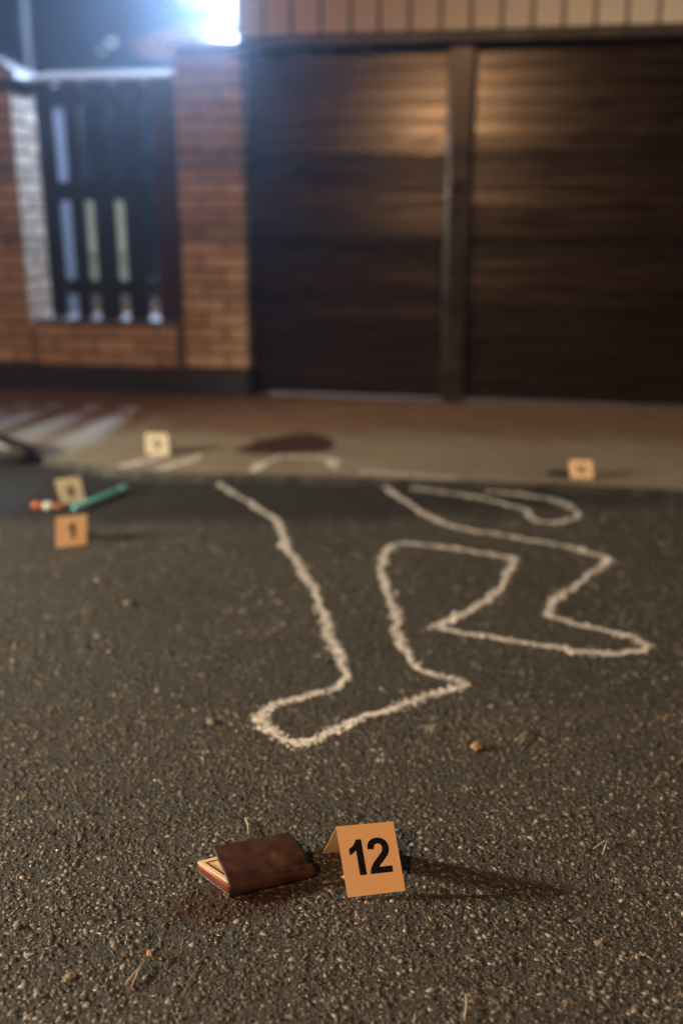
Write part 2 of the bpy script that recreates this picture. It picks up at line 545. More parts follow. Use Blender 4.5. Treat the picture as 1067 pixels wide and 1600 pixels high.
# the next bay of wall and fence, beyond the left pillar
def copy_thing(e, du, label):
    c = e.copy(); COL.objects.link(c)
    c.location = Vector(e.location) + EX * du
    c['label'] = label
    for ch in list(e.children):
        k = ch.copy(); COL.objects.link(k); k.parent = c
SHIFT = -1.125 - PS - WU1 - .006
copy_thing(lw.e, SHIFT, 'low brick wall running on beyond the capped left pillar')
copy_thing(fe.e, SHIFT, 'slatted fence panel running on beyond the capped left pillar')

# gate of horizontal boards with a steel post in the middle
ga = Fac('driveway_gate', 'wide dark brown gate of horizontal boards with a steel post in the middle', 'gate', 1.2, .08)
BHt = .0735
for (a, b) in ((.012, .925), (1.050, 2.60)):
    z = .046
    while z + BHt < 1.60:
        o = ga.box('board', a, b, .070, .092, z, z + BHt - .003, M['gate_wood'], .002)
        o.rotation_euler = (R(-5.5 + random.uniform(-1.6, 1.6)), 0, R(random.uniform(-.12, .12)))
        z += BHt
ga.box('gate_frame', -.0015, 2.62, .102, .135, .040, 1.6515, M['gate_steel'])  # full-width sheet added behind the boards to stop lamp light leaking through
ga.box('post', .935, 1.040, .030, .098, PZ, 1.60, M['gate_steel'], .006, seg=2)
# fascia above the gate
fa = Fac('canopy_fascia', 'pale tan vertical board fascia above the dark gate', 'fascia', 1.2, -.02)
u = -.005
while u < 2.7:
    w = .128 + random.uniform(-.004, .004)
    fa.box('board', u, u + w - .014, -.035 + random.uniform(-.003, .003), -.012, 1.648, 2.05, M['fascia'], .004)
    u += w
fa.box('backing', -.005, 2.71, -.010, .20, 1.652, 2.04, M['trim'])
fa.box('lower_trim', -.003, 2.70, -.030, .066, 1.602, 1.645, M['trim'], .004)

# ================================================================== yard behind the fence
# bright bulb lamp on its pole behind the tall pillar
fx, fy, fz = -.665, 6.80, 2.185
fd = empty('yard_lamp', (fx, fy + .10, PZ))
tag(fd, 'glaring blue-white yard lamp on a pole behind the tall brick pillar', 'lamp')
bm_obj('pole', tube_bm([(0, .17, 0), (0, .17, fz + .16), (0, .10, fz + .22), (0, -.10, fz + .22)], .018, 12), M['steel'], fd, True)
bm = bmesh.new(); bmesh.ops.create_uvsphere(bm, u_segments=24, v_segments=14, radius=.020)
gb = bm_obj('bulb', bm, M['flood_glass'], fd, True, loc=(0, -.10, fz - PZ))
bm = bmesh.new()
pfh = [(.02, .13), (.05, .12), (.085, .085), (.090, .078)]
rs = [[bm.verts.new((r * math.cos(2 * math.pi * k / 20), r * math.sin(2 * math.pi * k / 20), z)) for k in range(20)] for r, z in pfh]
for p, q in zip(rs, rs[1:]):
    for k in range(20): bm.faces.new((p[k], p[(k + 1) % 20], q[(k + 1) % 20], q[k]))
bm.faces.new(rs[0])
bm_obj('hood', bm, M['housing'], fd, True, loc=(0, -.10, fz - PZ + .085))
ld = bpy.data.lights.new('yard_lamp_light', 'POINT')
ld.energy = P_FLOOD; ld.color = (.52, .70, 1.0); ld.shadow_soft_size = .15
lo = bpy.data.objects.new('yard_lamp_light', ld); COL.objects.link(lo)
lo.parent = fd; lo.location = (0, -.10, fz - PZ)

# pale outbuilding wall, cream barrel, pole, far lamps, dry-leaved tree
ob = empty('garden_wall', (-4.2, 8.3, PZ)); tag(ob, 'pale lilac garden wall seen through the leftmost fence gap', 'wall')
box('wall', -2.0, 2.0, -.1, .16, -.02, 1.62, M['plaster'], ob)
box('wall_cap', -2.06, 2.06, -.16, .22, 1.62, 1.68, M['trim'], ob, .01)

ba = empty('barrel', (-2.15, 9.3, PZ)); tag(ba, 'pale cream barrel behind the slatted fence, seen through the lower gaps', 'barrel')
pf = [(.15, 0), (.17, .02), (.178, .20), (.186, .21), (.186, .235), (.178, .245), (.182, .45), (.190, .46), (.190, .49), (.182, .50), (.178, .70), (.17, .86), (.155, .90), (.02, .905)]
def lathe_bm(pf, n=28):
    bm = bmesh.new()
    rs = [[bm.verts.new((r * math.cos(2 * math.pi * k / n), r * math.sin(2 * math.pi * k / n), z)) for k in range(n)] for r, z in pf]
    for a, b in zip(rs, rs[1:]):
        for k in range(n):
            bm.faces.new((a[k], a[(k + 1) % n], b[(k + 1) % n], b[k]))
    bm.faces.new(rs[0][::-1]); bm.faces.new(rs[-1])
    return bm
pf = [(r * 1.3, z * 1.05) for r, z in pf]
bm_obj('body', lathe_bm(pf), M['cream_plastic'], ba, True)
bm_obj('lid', lathe_bm([(.210, .0), (.218, .008), (.218, .025), (.05, .03)]), M['trim'], ba, True, loc=(0, 0, .952))

po = empty('utility_pole', (-2.6, 9.0, PZ)); tag(po, 'pale vertical pole against the blue sky at the upper left', 'pole')
bm_obj('shaft', tube_bm([(0, 0, 0), (0, 0, 5.2)], [.06, .045], 14), M['housing'], po, True)
bm_obj('cap', lathe_bm([(.05, 0), (.055, .02), (.02, .05)], 14), M['steel'], po, True, loc=(0, 0, 5.2))

def far_lamp(x, y, z, r, label):
    e = empty('street_lamp', (x, y, 0)); tag(e, label, 'street lamp', 'far street lamps beyond the fence')
    bm_obj('pole', tube_bm([(0, .35, 0), (0, .35, z + .3), (0, .1, z + .38)], .035, 8), M['housing'], e, True)
    bm_obj('shade', lathe_bm([(.02, r * 1.2), (r * 1.1, r * .6), (r * 1.15, r * .45)], 14), M['housing'], e, True, loc=(0, 0, z))
    bm = bmesh.new(); bmesh.ops.create_icosphere(bm, subdivisions=2, radius=r)
    bm_obj('bulb', bm, M['far_bulb'], e, True, loc=(0, 0, z))
far_lamp(-5.469, 26, 4.6, .10, 'brighter of the two small far lamps above the fence')
far_lamp(-6.588, 30, 4.95, .075, 'fainter of the two small far lamps above the fence')

def leaf_tree():
    e = empty('dry_leaf_tree', (-.77, 12.2, PZ)); e.scale = (1.28, 1.28, 1.28); tag(e, 'tree with tan dry leaves hanging over behind the fence top', 'tree')
    tr = tube_bm([(0, 0, 0), (.02, .01, .9), (-.02, .03, 1.7), (0, .05, 2.3)], [.06, .05, .04, .02], 10)
    limbs = [[(-.01, .02, 1.4), (-.25, -.25, 1.75), (-.55, -.48, 2.0), (-.95, -.62, 1.95)], [(-.02, .03, 1.6), (-.2, -.1, 2.1), (-.5, -.3, 2.35)],
             [(0, .05, 2.0), (.3, -.1, 2.5), (.5, -.2, 2.7)], [(-.2, -.2, 1.7), (-.5, -.45, 1.85), (-.8, -.65, 1.82)]]
    for L in limbs: tube_bm(L, [.028, .02, .012, .006][:len(L)], 7, tr)
    bm_obj('trunk', tr, M['bark'], e, True)
    V, Fc = [], []
    blobs = [((-.85, -.66, 1.93), (.27, .16, .10), 520), ((-.58, -.55, 1.99), (.26, .16, .15), 560), ((-.35, -.4, 2.1), (.2, .16, .14), 260), ((-.1, 0, 2.5), (.5, .3, .25), 500), ((-.55, -.3, 2.4), (.3, .2, .16), 300)]
    for c, s, n in blobs:
        for _ in range(n):
            d = RNG.normal(size=3); d /= np.linalg.norm(d); d *= RNG.random() ** .45
            p = np.array(c) + d * np.array(s)
            ax = RNG.normal(size=3); ax /= np.linalg.norm(ax)
            bx = np.cross(ax, RNG.normal(size=3)); bx /= np.linalg.norm(bx)
            l = RNG.uniform(.025, .055); w = l * .32
            k = len(V)
            nrm = np.cross(ax, bx) * l * .12
            V += [p - ax * l / 2, p + bx * w + nrm, p + ax * l / 2, p - bx * w + nrm]
            Fc += [(k, k + 1, k + 2), (k, k + 2, k + 3)]
    mesh_obj('crown', V, Fc, M['leaf'], e)
leaf_tree()

# ================================================================== lamps of the street (out of the picture, behind and beside the camera)
def point_lamp(name, parent, loc, watts, color, radius):
    l = bpy.data.lights.new(name, 'POINT'); l.energy = watts; l.color = color; l.shadow_soft_size = radius
    o = bpy.data.objects.new(name, l); COL.objects.link(o); o.parent = parent; o.location = loc
    return o
def spot_lamp(name, parent, loc, target, watts, color, radius, size, blend=.6):
    l = bpy.data.lights.new(name, 'SPOT'); l.energy = watts; l.color = color; l.shadow_soft_size = radius
    l.spot_size = size; l.spot_blend = blend
    o = bpy.data.objects.new(name, l); COL.objects.link(o); o.parent = parent; o.location = loc
    d = Vector(target) - (Vector(parent.location) + Vector(loc))
    o.rotation_euler = d.to_track_quat('-Z', 'Y').to_euler()
    return o

def street_lamp(x, y, h, arm, label, glass, watts, color, radius, target, size, blend=.6):
    e = empty('street_lamp', (x, y, 0)); tag(e, label, 'street lamp')
    bm_obj('pole', tube_bm([(0, 0, 0), (0, 0, h * .6), (0, 0, h)], [.07, .055, .045], 14), M['steel'], e, True)
    ax, ay = arm
    bm_obj('arm', tube_bm([(0, 0, h - .05), (ax * .4, ay * .4, h + .12), (ax, ay, h + .15)], .025, 10), M['steel'], e, True)
    hd = bm_obj('lamp_head', box_bm(-.12, .12, -.22, .22, -.03, .05, .02, 2), M['housing'], e, loc=(ax, ay, h + .16), rot=(0, 0, math.atan2(ay, ax) + math.pi / 2))
    bm_obj('lamp_glass', box_bm(-.09, .09, -.16, .16, -.040, -.031, .002), glass, hd)
    spot_lamp('street_lamp_light', e, (ax, ay, h + .07), target, watts, color, radius, size, blend)
street_lamp(-2.2, -4.6, 3.9, (.35, 1.0), 'sodium street lamp behind the camera', M['sodium_glass'], P_SODIUM, (1.0, .51, .22), .035, (-.55, 2.2, 0), R(71), .9)
street_lamp(6.2, 2.3, 3.2, (-.9, .1), 'cool white street lamp beside the road on the right', M['cool_glass'], P_COOL, (.80, 1.0, .86), .06, (.9, 2.6, 0), R(130))

wl = empty('work_light', (-4.35, 1.92, 0)); tag(wl, 'warm halogen work light on a tripod at the left, out of view', 'work light')
for k in range(3):
    a = k * 2.094 + .5
    bm_obj('leg', tube_bm([(0, 0, .75), (.42 * math.cos(a), .42 * math.sin(a), .012)], .012, 8), M['housing'], wl, True)
bm_obj('mast', tube_bm([(0, 0, .6), (0, 0, 1.38)], .014, 10), M['steel'], wl, True)
hd = bm_obj('lamp_head', box_bm(-.05, .05, -.10, .10, -.07, .07, .008), M['housing'], wl, loc=(0, 0, 1.45), rot=(0, R(14), 0))
bm_obj('lamp_glass', box_bm(.051, .056, -.085, .085, -.055, .055), M['sodium_glass'], hd)
spot_lamp('work_light_lamp', wl, (.09, 0, 1.43), (0, 1.95, 0), P_WORK, (.97, .86, .64), .18, R(78), .5)

# two overhead cables whose shadows cross the brick and the gate
for za, zb, lab in ((2.80, 2.60, 'upper overhead cable strung across the road'), (2.66, 2.42, 'lower overhead cable strung across the road')):
    pts = []
    for i in range(25):
        f = i / 24; x = -14 + 28 * f
        pts.append((x, -.05, za + (zb - za) * (x + 1.6) / 1.2 * .30 if abs(x) < 3 else za + (zb - za) * ((3 if x > 0 else -3) + 1.6) / 1.2 * .30))
    tag(bm_obj('overhead_cable', tube_bm(pts, .010, 8), M['cable'], None, True), lab, 'cable', 'overhead cables')

# ================================================================== chalk outline
OUT = [(-0.436, 3.376), (-0.342, 3.217), (-0.255, 3.064), (-0.191, 2.93), (-0.17, 2.766), (-0.124, 2.576), (-0.076, 2.408), (-0.048, 2.259), (-0.029, 2.108), (-0.005, 1.973), (0.017, 1.876), (-0.018, 1.833), (-0.082, 1.797), (-0.137, 1.758), (-0.159, 1.719), (-0.147, 1.678), (-0.111, 1.638), (-0.074, 1.613), (-0.028, 1.652), (0.045, 1.719), (0.135, 1.776), (0.203, 1.819), (0.256, 1.853), (0.222, 1.882), (0.162, 1.927), (0.139, 2.005), (0.128, 2.108), (0.131, 2.239), (0.117, 2.364), (0.107, 2.502), (0.12, 2.654), (0.157, 2.737), (0.217, 2.737), (0.341, 2.687), (0.427, 2.644), (0.482, 2.617), (0.453, 2.516), (0.417, 2.408), (0.361, 2.3), (0.288, 2.22), (0.227, 2.144), (0.275, 2.108), (0.359, 2.08), (0.453, 2.039), (0.518, 2.009), (0.601, 2.002), (0.668, 2.012), (0.685, 2.045), (0.661, 2.09), (0.591, 2.133), (0.527, 2.181), (0.489, 2.22), (0.54, 2.321), (0.622, 2.431), (0.704, 2.541), (0.745, 2.617), (0.672, 2.692), (0.591, 2.749), (0.471, 2.819), (0.399, 2.855), (0.31, 2.93), (0.242, 3.085), (0.187, 3.232), (0.148, 3.335)]
ARM = [(0.24, 3.32), (0.408, 3.25), (0.522, 3.157), (0.596, 3.071), (0.591, 2.996), (0.628, 2.937), (0.689, 2.943), (0.753, 3.009), (0.747, 3.121), (0.684, 3.200), (0.60, 3.255), (.50, 3.285)]
PAVE = [[(0.061, 3.43), (0.24, 3.388), (0.40, 3.345)], [(-0.314, 3.42), (-0.287, 3.56), (-0.226, 3.657), (-0.093, 3.657), (-0.032, 3.579), (-0.022, 3.467)],
        [(-0.799, 3.504), (-0.731, 3.579), (-0.662, 3.687)], [(-0.657, 3.467), (-0.586, 3.56), (-0.532, 3.667)]]
CHV, CHF = [], []
def path_dist(x, y, path):
    p = np.array(path); best = np.full(len(x), 9.0)
    for a, b in zip(p, p[1:]):
        d = b - a; t = np.clip(((x - a[0]) * d[0] + (y - a[1]) * d[1]) / (d @ d), 0, 1)
        best = np.minimum(best, np.hypot(x - a[0] - t * d[0], y - a[1] - t * d[1]))
    return best
ICO_F = np.array([(0, 11, 5), (0, 5, 1), (0, 1, 7), (0, 7, 10), (0, 10, 11), (1, 5, 9), (5, 11, 4), (11, 10, 2), (10, 7, 6), (7, 1, 8), (3, 9, 4), (3, 4, 2), (3, 2, 6), (3, 6, 8), (3, 8, 9), (4, 9, 5), (2, 4, 11), (6, 2, 10), (8, 6, 7), (9, 8, 1)])
def coat_stones(P, r, x, y):
    """chalk dust caught on the tops of the stones that the line runs over"""
    d = np.minimum(path_dist(x, y, OUT), path_dist(x, y, ARM))
    hit = d < .0128 + .004 * np.sin(x * 37 + 2 * np.sin(y * 19)) + RNG.normal(0, .0035, len(x))
    hit &= RNG.random(len(x)) < .76
    for k in np.nonzero(hit)[0]:
        c = np.array([x[k], y[k], P[k][:, 2].mean()])
        q = c + (P[k] - c) * 1.05 + np.array([0, 0, .0002])
        top = q[:, 2].max()
        i = len(CHV)
        CHV.extend(map(tuple, q))
        for f in ICO_F:
            if q[f, 2].mean() > top - 1.1 * r[k] and q[f, 2].max() > .0: CHF.append(tuple(int(i + w) for w in f))
# ================================================================== asphalt aggregate (uncountable grit)
def scatter_stones(name, n, ylo, yhi, xk, rlo, rhi, label, power=2.2):
    y = RNG.uniform(ylo, yhi, n * 2)
    x = RNG.uniform(-1, 1, n * 2) * (.42 * (yhi if ylo > 1.7 else y) * xk + .30)
    lim = np.interp(x, [p[0] for p in edge[::-1]], [p[1] for p in edge[::-1]]) - .02
    ok = y < lim
    x, y = x[ok][:n], y[ok][:n]
    n = len(x)
    r = rlo + (rhi - rlo) * RNG.random(n) ** power
    t = (1 + 5 ** .5) / 2
    ico = np.array([(-1, t, 0), (1, t, 0), (-1, -t, 0), (1, -t, 0), (0, -1, t), (0, 1, t), (0, -1, -t), (0, 1, -t), (t, 0, -1), (t, 0, 1), (-t, 0, -1), (-t, 0, 1)], float)
    ico /= np.linalg.norm(ico[0])
    fc = np.array([(0, 11, 5), (0, 5, 1), (0, 1, 7), (0, 7, 10), (0, 10, 11), (1, 5, 9), (5, 11, 4), (11, 10, 2), (10, 7, 6), (7, 1, 8), (3, 9, 4), (3, 4, 2), (3, 2, 6), (3, 6, 8), (3, 8, 9), (4, 9, 5), (2, 4, 11), (6, 2, 10), (8, 6, 7), (9, 8, 1)])
    v = ico[None] * (1 + RNG.uniform(-.48, .42, (n, 12, 1)))
    v = v * np.stack([RNG.uniform(.75, 1.35, n), RNG.uniform(.6, 1.0, n), RNG.uniform(.42, .8, n)], 1)[:, None, :]
    # random tilt and spin
    a = RNG.uniform(0, 2 * math.pi, n); b = RNG.normal(0, .35, n)
    ca, sa, cb, sb = np.cos(a), np.sin(a), np.cos(b), np.sin(b)
    yy = v[..., 1] * cb[:, None] - v[..., 2] * sb[:, None]; zz = v[..., 1] * sb[:, None] + v[..., 2] * cb[:, None]
    xx = v[..., 0] * ca[:, None] - yy * sa[:, None]; yy = v[..., 0] * sa[:, None] + yy * ca[:, None]
    P = np.stack([xx, yy, zz], -1) * r[:, None, None]
    P[..., 0] += x[:, None]; P[..., 1] += y[:, None]; P[..., 2] += (r * RNG.uniform(-.30, .10, n))[:, None]
    # most stones are worn flat at the road surface, a few stay loose and round
    worn = RNG.random(n) > .06
    cap = np.where(worn, RNG.uniform(.0002, .0016, n) + r * .06, 1.0)
    tilt = RNG.normal(0, .10, (n, 2)) 
    lim2 = cap[:, None] + (P[..., 0] - x[:, None]) * tilt[:, :1] + (P[..., 1] - y[:, None]) * tilt[:, 1:]
    P[..., 2] = np.minimum(P[..., 2], lim2)
    # drop triangles wholly below the road surface
    F = (fc[None] + (np.arange(n) * 12)[:, None, None]).reshape(-1, 3)
    Pf = P.reshape(-1, 3)
    F = F[(Pf[F][..., 2] > -.0002).any(1)]
    coat_stones(P, r, x, y)
    me = bpy.data.meshes.new(name)
    me.vertices.add(len(Pf)); me.vertices.foreach_set('co', Pf.astype(np.float32).ravel())
    me.loops.add(F.size); me.loops.foreach_set('vertex_index', F.astype(np.int32).ravel())
    me.polygons.add(len(F)); me.polygons.foreach_set('loop_start', np.arange(0, F.size, 3, dtype=np.int32))
    me.update(calc_edges=True); me.validate()
    me.materials.append(M['stone'])
    return tag(link(name, me), label, 'gravel', kind='stuff')
scatter_stones('road_grit', 92000, .72, 1.75, 1.0, .0009, .0058, 'small stones set in the near asphalt around the wallet', 3.4)
scatter_stones('road_grit', 46000, 1.75, 3.42, 1.0, .0014, .0078, 'small stones set in the asphalt under the chalk outline', 3.2)

def chalk_flecks(V, F, path, width, dens, z, jit=.0025):
    pts = np.array(path, float)
    seg = np.linalg.norm(np.diff(pts, axis=0), axis=1); L = seg.sum()
    n = int(L * dens)
    s = np.sort(RNG.uniform(0, L, n)); cum = np.concatenate([[0], np.cumsum(seg)])
    k = np.clip(np.searchsorted(cum, s) - 1, 0, len(seg) - 1)
    f = (s - cum[k]) / seg[k]
    c = pts[k] + (pts[k + 1] - pts[k]) * f[:, None]
    d = (pts[k + 1] - pts[k]) / seg[k][:, None]
    nrm = np.stack([-d[:, 1], d[:, 0]], 1)
    wob = .0035 * np.sin(s * 31) + .003 * np.sin(s * 77 + 1)
    wv = width * (.85 + .38 * np.sin(s * 9.3) * np.sin(s * 23))
    off = np.clip(RNG.normal(0, .34, n), -1.1, 1.1) * wv / 1.5 + wob
    c = c + nrm * off[:, None] + RNG.normal(0, .0015, (n, 2))
    # patchy pressure: drop flecks where a coarse pseudo-noise is low
    pn = np.sin(c[:, 0] * 413 + np.sin(c[:, 1] * 290) * 2) * np.sin(c[:, 1] * 377 + np.sin(c[:, 0] * 331) * 2)
    keep = pn > RNG.uniform(-1.25, .45, n)
    c = c[keep]
    for x, y in c:
        r = RNG.uniform(.0009, .0030)
        m = RNG.integers(4, 7); a0 = RNG.uniform(0, 6.28)
        tx, ty = RNG.normal(0, .10, 2)
        zc = z + RNG.uniform(.0004, .0022)
        i = len(V)
        for q in range(m):
            a = a0 + 6.283 * q / m; rr = r * RNG.uniform(.6, 1.15)
            dx, dy = rr * math.cos(a), rr * math.sin(a)
            V.append((x + dx, y + dy, zc + tx * dx + ty * dy))
        F.append(tuple(range(i, i + m)))
CV, CF = CHV, CHF
chalk_flecks(CV, CF, OUT, .028, 4200, 0.0)
chalk_flecks(CV, CF, ARM, .026, 3800, 0.0)
for p, w, d in zip(PAVE, (.036, .040, .050, .050), (4200, 5200, 12000, 13000)): chalk_flecks(CV, CF, p, w, d, PZ + .0005)
for q in ((-.300, 3.50), (-.030, 3.56)): chalk_flecks(CV, CF, [(q[0] - .012, q[1] - .045), (q[0] + .012, q[1] + .045)], .05, 11000, PZ + .0006)
tag(mesh_obj('chalk_outline', CV, CF, M['chalk']), 'broken white chalk outline of a sprawled body drawn on the asphalt', 'chalk outline')

# dried brown stain on the pavement beyond the outline
st = [(-0.417, 3.744), (-0.36, 3.83), (-0.343, 3.905), (-.27, 3.97), (-0.195, 4.02), (-.12, 4.02), (-0.067, 3.973), (-.045, 3.89), (-0.039, 3.796), (-.07, 3.74), (-0.131, 3.713), (-.2, 3.70), (-0.277, 3.693), (-.36, 3.70)]
o = mesh_obj('stain', [(x + random.uniform(-.008, .008), y + random.uniform(-.008, .008), PZ + .006) for x, y in st], [list(range(len(st)))], M['stain'])
tag(o, 'dark reddish brown stain on the pavement behind the chalk outline', 'stain')

# ================================================================== evidence markers
G1 = [(.2, 0), (.4, 0), (.4, 1), (.235, 1), (.19, .90), (.10, .81), (0, .755), (0, .575), (.07, .605), (.14, .65), (.2, .70)]
G2 = [(0, 0), (.66, 0), (.66, .18), (.29, .18), (.33, .235), (.42, .32), (.52, .41), (.60, .51), (.645, .60), (.655, .70), (.64, .80), (.59, .895), (.50, .965), (.40, .998), (.33, 1.0), (.20, .98), (.10, .92), (.04, .82), (.02, .70), (.21, .68), (.225, .76), (.265, .815), (.335, .835), (.40, .82), (.445, .77), (.455, .70), (.44, .63), (.39, .56), (.28, .45), (.15, .33), (.06, .20), (.015, .10)]
def ring(cx, cy, rx, ry, th, n=20):
    return [[(cx + (rx - t) * math.cos(2 * math.pi * k / n), cy + (ry - t) * math.sin(2 * math.pi * k / n)) for k in range(n)] for t in (0, th)]
def glyph(ch):
    """list of polygons in a unit-height box"""
    if ch == '1': return [G1], .4
    if ch == '2': return [G2], .66
    polys = []
    def add_ring(*a):
        o, i = ring(*a); n = len(o)
        for k in range(n): polys.append([o[k], o[(k + 1) % n], i[(k + 1) % n], i[k]])
    if ch == '0': add_ring(.33, .5, .33, .5, .18)
    if ch == '8': add_ring(.33, .27, .33, .28, .17); add_ring(.33, .74, .29, .26, .16)
    if ch == '9':
        add_ring(.33, .68, .33, .32, .17)
        polys.append([(.47, .70), (.66, .70), (.62, .35), (.50, .12), (.30, 0), (.12, 0), (.10, .15), (.30, .19), (.42, .32)])
    return polys, .66

def marker(fl, fr, tl, tr, bl, br, text, dh, base, mat, label, bow=.004):
    """folded card tent: front-left/right at the ground, top-left/right on the fold, back-left/right at the ground"""
    fl, fr, tl, tr, bl, br = [Vector(p) for p in (fl, fr, tl, tr, bl, br)]
    o0 = (fl + br) / 2; o0.z = fl.z
    V, F = [], []
    NX, NY = 6, 8
    def panel(a, b, c, d, bowv):
        i0 = len(V)
        for j in range(NY + 1):
            g = j / NY
            for i in range(NX + 1):
                f = i / NX
                p = a.lerp(b, f).lerp(d.lerp(c, f), g)
                p = p + bowv * (math.sin(math.pi * g) * (1 - .5 * f))
                V.append(tuple(p - o0))
        for j in range(NY):
            for i in range(NX):
                q = i0 + j * (NX + 1) + i
                F.append((q, q + 1, q + NX + 2, q + NX + 1))
    panel(fl, fr, tr, tl, Vector((0, 0, 0)))
    panel(tl, tr, br, bl, Vector((0, bow * .6, -bow)))
    o = mesh_obj('evidence_marker', V, F, mat, None, False, loc=o0)
    sm = o.modifiers.new('thickness', 'SOLIDIFY'); sm.thickness = .0004; sm.offset = 0
    bm = bmesh.new(); bm.from_mesh(o.data); bmesh.ops.remove_doubles(bm, verts=bm.verts[:], dist=1e-5)
    for e in bm.edges:
        if len(e.link_faces) == 2 and e.calc_face_angle(0) > .5: e.smooth = False
    bm.to_mesh(o.data); bm.free()
    tag(o, label, 'evidence marker', 'numbered evidence markers')
    ex = (fr - fl); wd = ex.length; ex.normalize()
    up = (tl - fl); ht = up.length; up.normalize()
    nm = ex.cross(up).normalized()
    gl = [glyph(c) for c in text]
    sp = .11
    tot = sum(g[1] for g in gl) + sp * (len(gl) - 1)
    x = (wd - tot * dh) / 2
    for c, (polys, w) in zip(text, gl):
        V, F = [], []
        for p in polys:
            i = len(V)
            for (a, b) in p:
                fu, fv = (x + a * dh) / wd, (base + b * dh) / ht
                V.append(tuple(fl.lerp(fr, fu).lerp(tl.lerp(tr, fu), fv) + nm * .0007 - o0))
            F.append(list(range(i, i + len(p))))
        mesh_obj('printed_digit', V, F, M['ink'], o)
        x += (w + sp) * dh
    return o

marker((.009, 1.191, .0035), (.092, 1.206, .0035), (-.008, 1.234, .091), (.075, 1.247, .091), (-.030, 1.292, .003), (.053, 1.306, .003),
       '12', .050, .0285, M['card_orange'], 'orange card marker numbered 12 beside the brown wallet', .006)
marker((-.817, 2.692, .004), (-.737, 2.722, .004), (-.822, 2.735, .082), (-.740, 2.765, .082), (-.835, 2.79, .003), (-.755, 2.82, .003),
       '1', .046, .022, M['card_orange'], 'orange card marker numbered 1 in front of the turquoise stick')
marker((-.915, 3.121, .004), (-.848, 3.165, .004), (-.945, 3.165, .076), (-.872, 3.205, .076), (-.965, 3.22, .003), (-.895, 3.26, .003),
       '8', .040, .022, M['card_cream'], 'cream card marker just behind the turquoise stick')
marker((-.742, 3.680, PZ + .003), (-.652, 3.668, PZ + .003), (-.748, 3.715, PZ + .078), (-.660, 3.703, PZ + .078), (-.742, 3.765, PZ + .003), (-.655, 3.753, PZ + .003),
       '9', .042, .018, M['card_dull'], 'cream card marker on the pavement below the fence')
marker((.797, 3.345, PZ + .003), (.872, 3.337, PZ + .003), (.797, 3.375, PZ + .058), (.872, 3.367, PZ + .058), (.800, 3.420, PZ + .003), (.875, 3.412, PZ + .003),
       '10', .036, .012, M['card_orange'], 'small orange card marker on the pavement edge at the right')

# ================================================================== wallet
wa = empty('wallet', (-.12, 1.235, .002)); tag(wa, 'brown leather wallet with a banknote sticking out, beside marker 12', 'wallet')
WO = Vector(wa.location)
def rel(p): return (p[0] - WO.x, p[1] - WO.y)
body = [rel(p) for p in ((-.161, 1.1985), (-.060, 1.232), (-.100, 1.303), (-.214, 1.250))]
bo = bm_obj('inner_pocket', prism_bm(body, .0, .0155, .0035, 2), M['leather_red'], wa, True)
npoly = [rel(p) for p in ((-.1605, 1.2005), (-.068, 1.236), (-.105, 1.298), (-.2125, 1.2485))]
nt_ = bm_obj('banknote', prism_bm(npoly, .0162, .0192, .0006, 1), M['note'], wa)
# printed frame and numeral on the end of the note that shows
e1 = Vector(npoly[0]); e2 = Vector(npoly[3]); e3 = Vector(npoly[2]); e4 = Vector(npoly[1])
ul = (e2 - e1).normalized(); ur = (e4 - e1).normalized()
def on_note(a, b): p = e1 + ul * a + ur * b; return (p.x, p.y, .0195)
LN = (e2 - e1).length
def strip(name, a0, a1, b0, b1):
    mesh_obj(name, [on_note(a0, b0), on_note(a1, b0), on_note(a1, b1), on_note(a0, b1)], [(0, 1, 2, 3)], M['note_ink'], nt_)
strip('printed_border', .004, LN - .007, .0065, .0105)
strip('printed_border', LN - .0095, LN - .0065, .0110, .085)
strip('printed_border', .008, LN - .014, .0125, .0135)
rg = ring(0, 0, .0055, .0042, .0013, 14); V = []; F = []
cA, cB = LN * .52, .0215
for k in range(14):
    i = len(V)
    for (a, b) in (rg[0][k], rg[0][(k + 1) % 14], rg[1][(k + 1) % 14], rg[1][k]): V.append(on_note(cA + a, cB + b))
    if k not in (10, 11): F.append((i, i + 1, i + 2, i + 3))
mesh_obj('printed_numeral', V, F, M['note_ink'], nt_)
# folded leather cover: spine towards the viewer, open towards the back
TL, TR, FRc, FLc = [Vector((*rel(p), 0)) for p in ((-.193, 1.279), (-.083, 1.321), (-.040, 1.236), (-.160, 1.192))]
NS, NT_ = 30, 36
V, F = [], []
def prof_cover(s, t):
    """s runs from the front foot up round the spine and back to the rear edge, t left to right"""
    fr_ = FLc.lerp(FRc, t); bk = TL.lerp(TR, t)
    dirv = (bk - fr_)
    th = .0235 - .002 * t
    if s < .22:
        a = s / .22 * math.pi / 2
        back = .010 * (1 - math.cos(a)) ; z = th * math.sin(a) ** .8 if a > 0 else 0
        # belly forwards a touch below mid height
        p = fr_ + dirv.normalized() * (back - .004 * math.sin(2 * a))
    else:
        g = (s - .22) / .78
        p = fr_ + dirv.normalized() * .010 + (bk - fr_ - dirv.normalized() * .010) * g
        z = th + .0055 * math.sin(math.pi * min(1, g * .9)) * (.4 + .6 * t) - .003 * g + .0012 * math.sin(g * 7 + t * 5)
        # dog-eared front right corner bends down
        k = max(0, t - .72) / .28 * max(0, 1 - g / .45)
        z -= .010 * k ** 1.5
    return (p.x, p.y, max(z, .0005))
for i in range(NS + 1):
    for j in range(NT_ + 1):
        V.append(prof_cover(i / NS, j / NT_))
for i in range(NS):
    for j in range(NT_):
        q = i * (NT_ + 1) + j
        F.append((q, q + 1, q + NT_ + 2, q + NT_ + 1))
cv = mesh_obj('cover', V, F, M['leather'], wa, True)
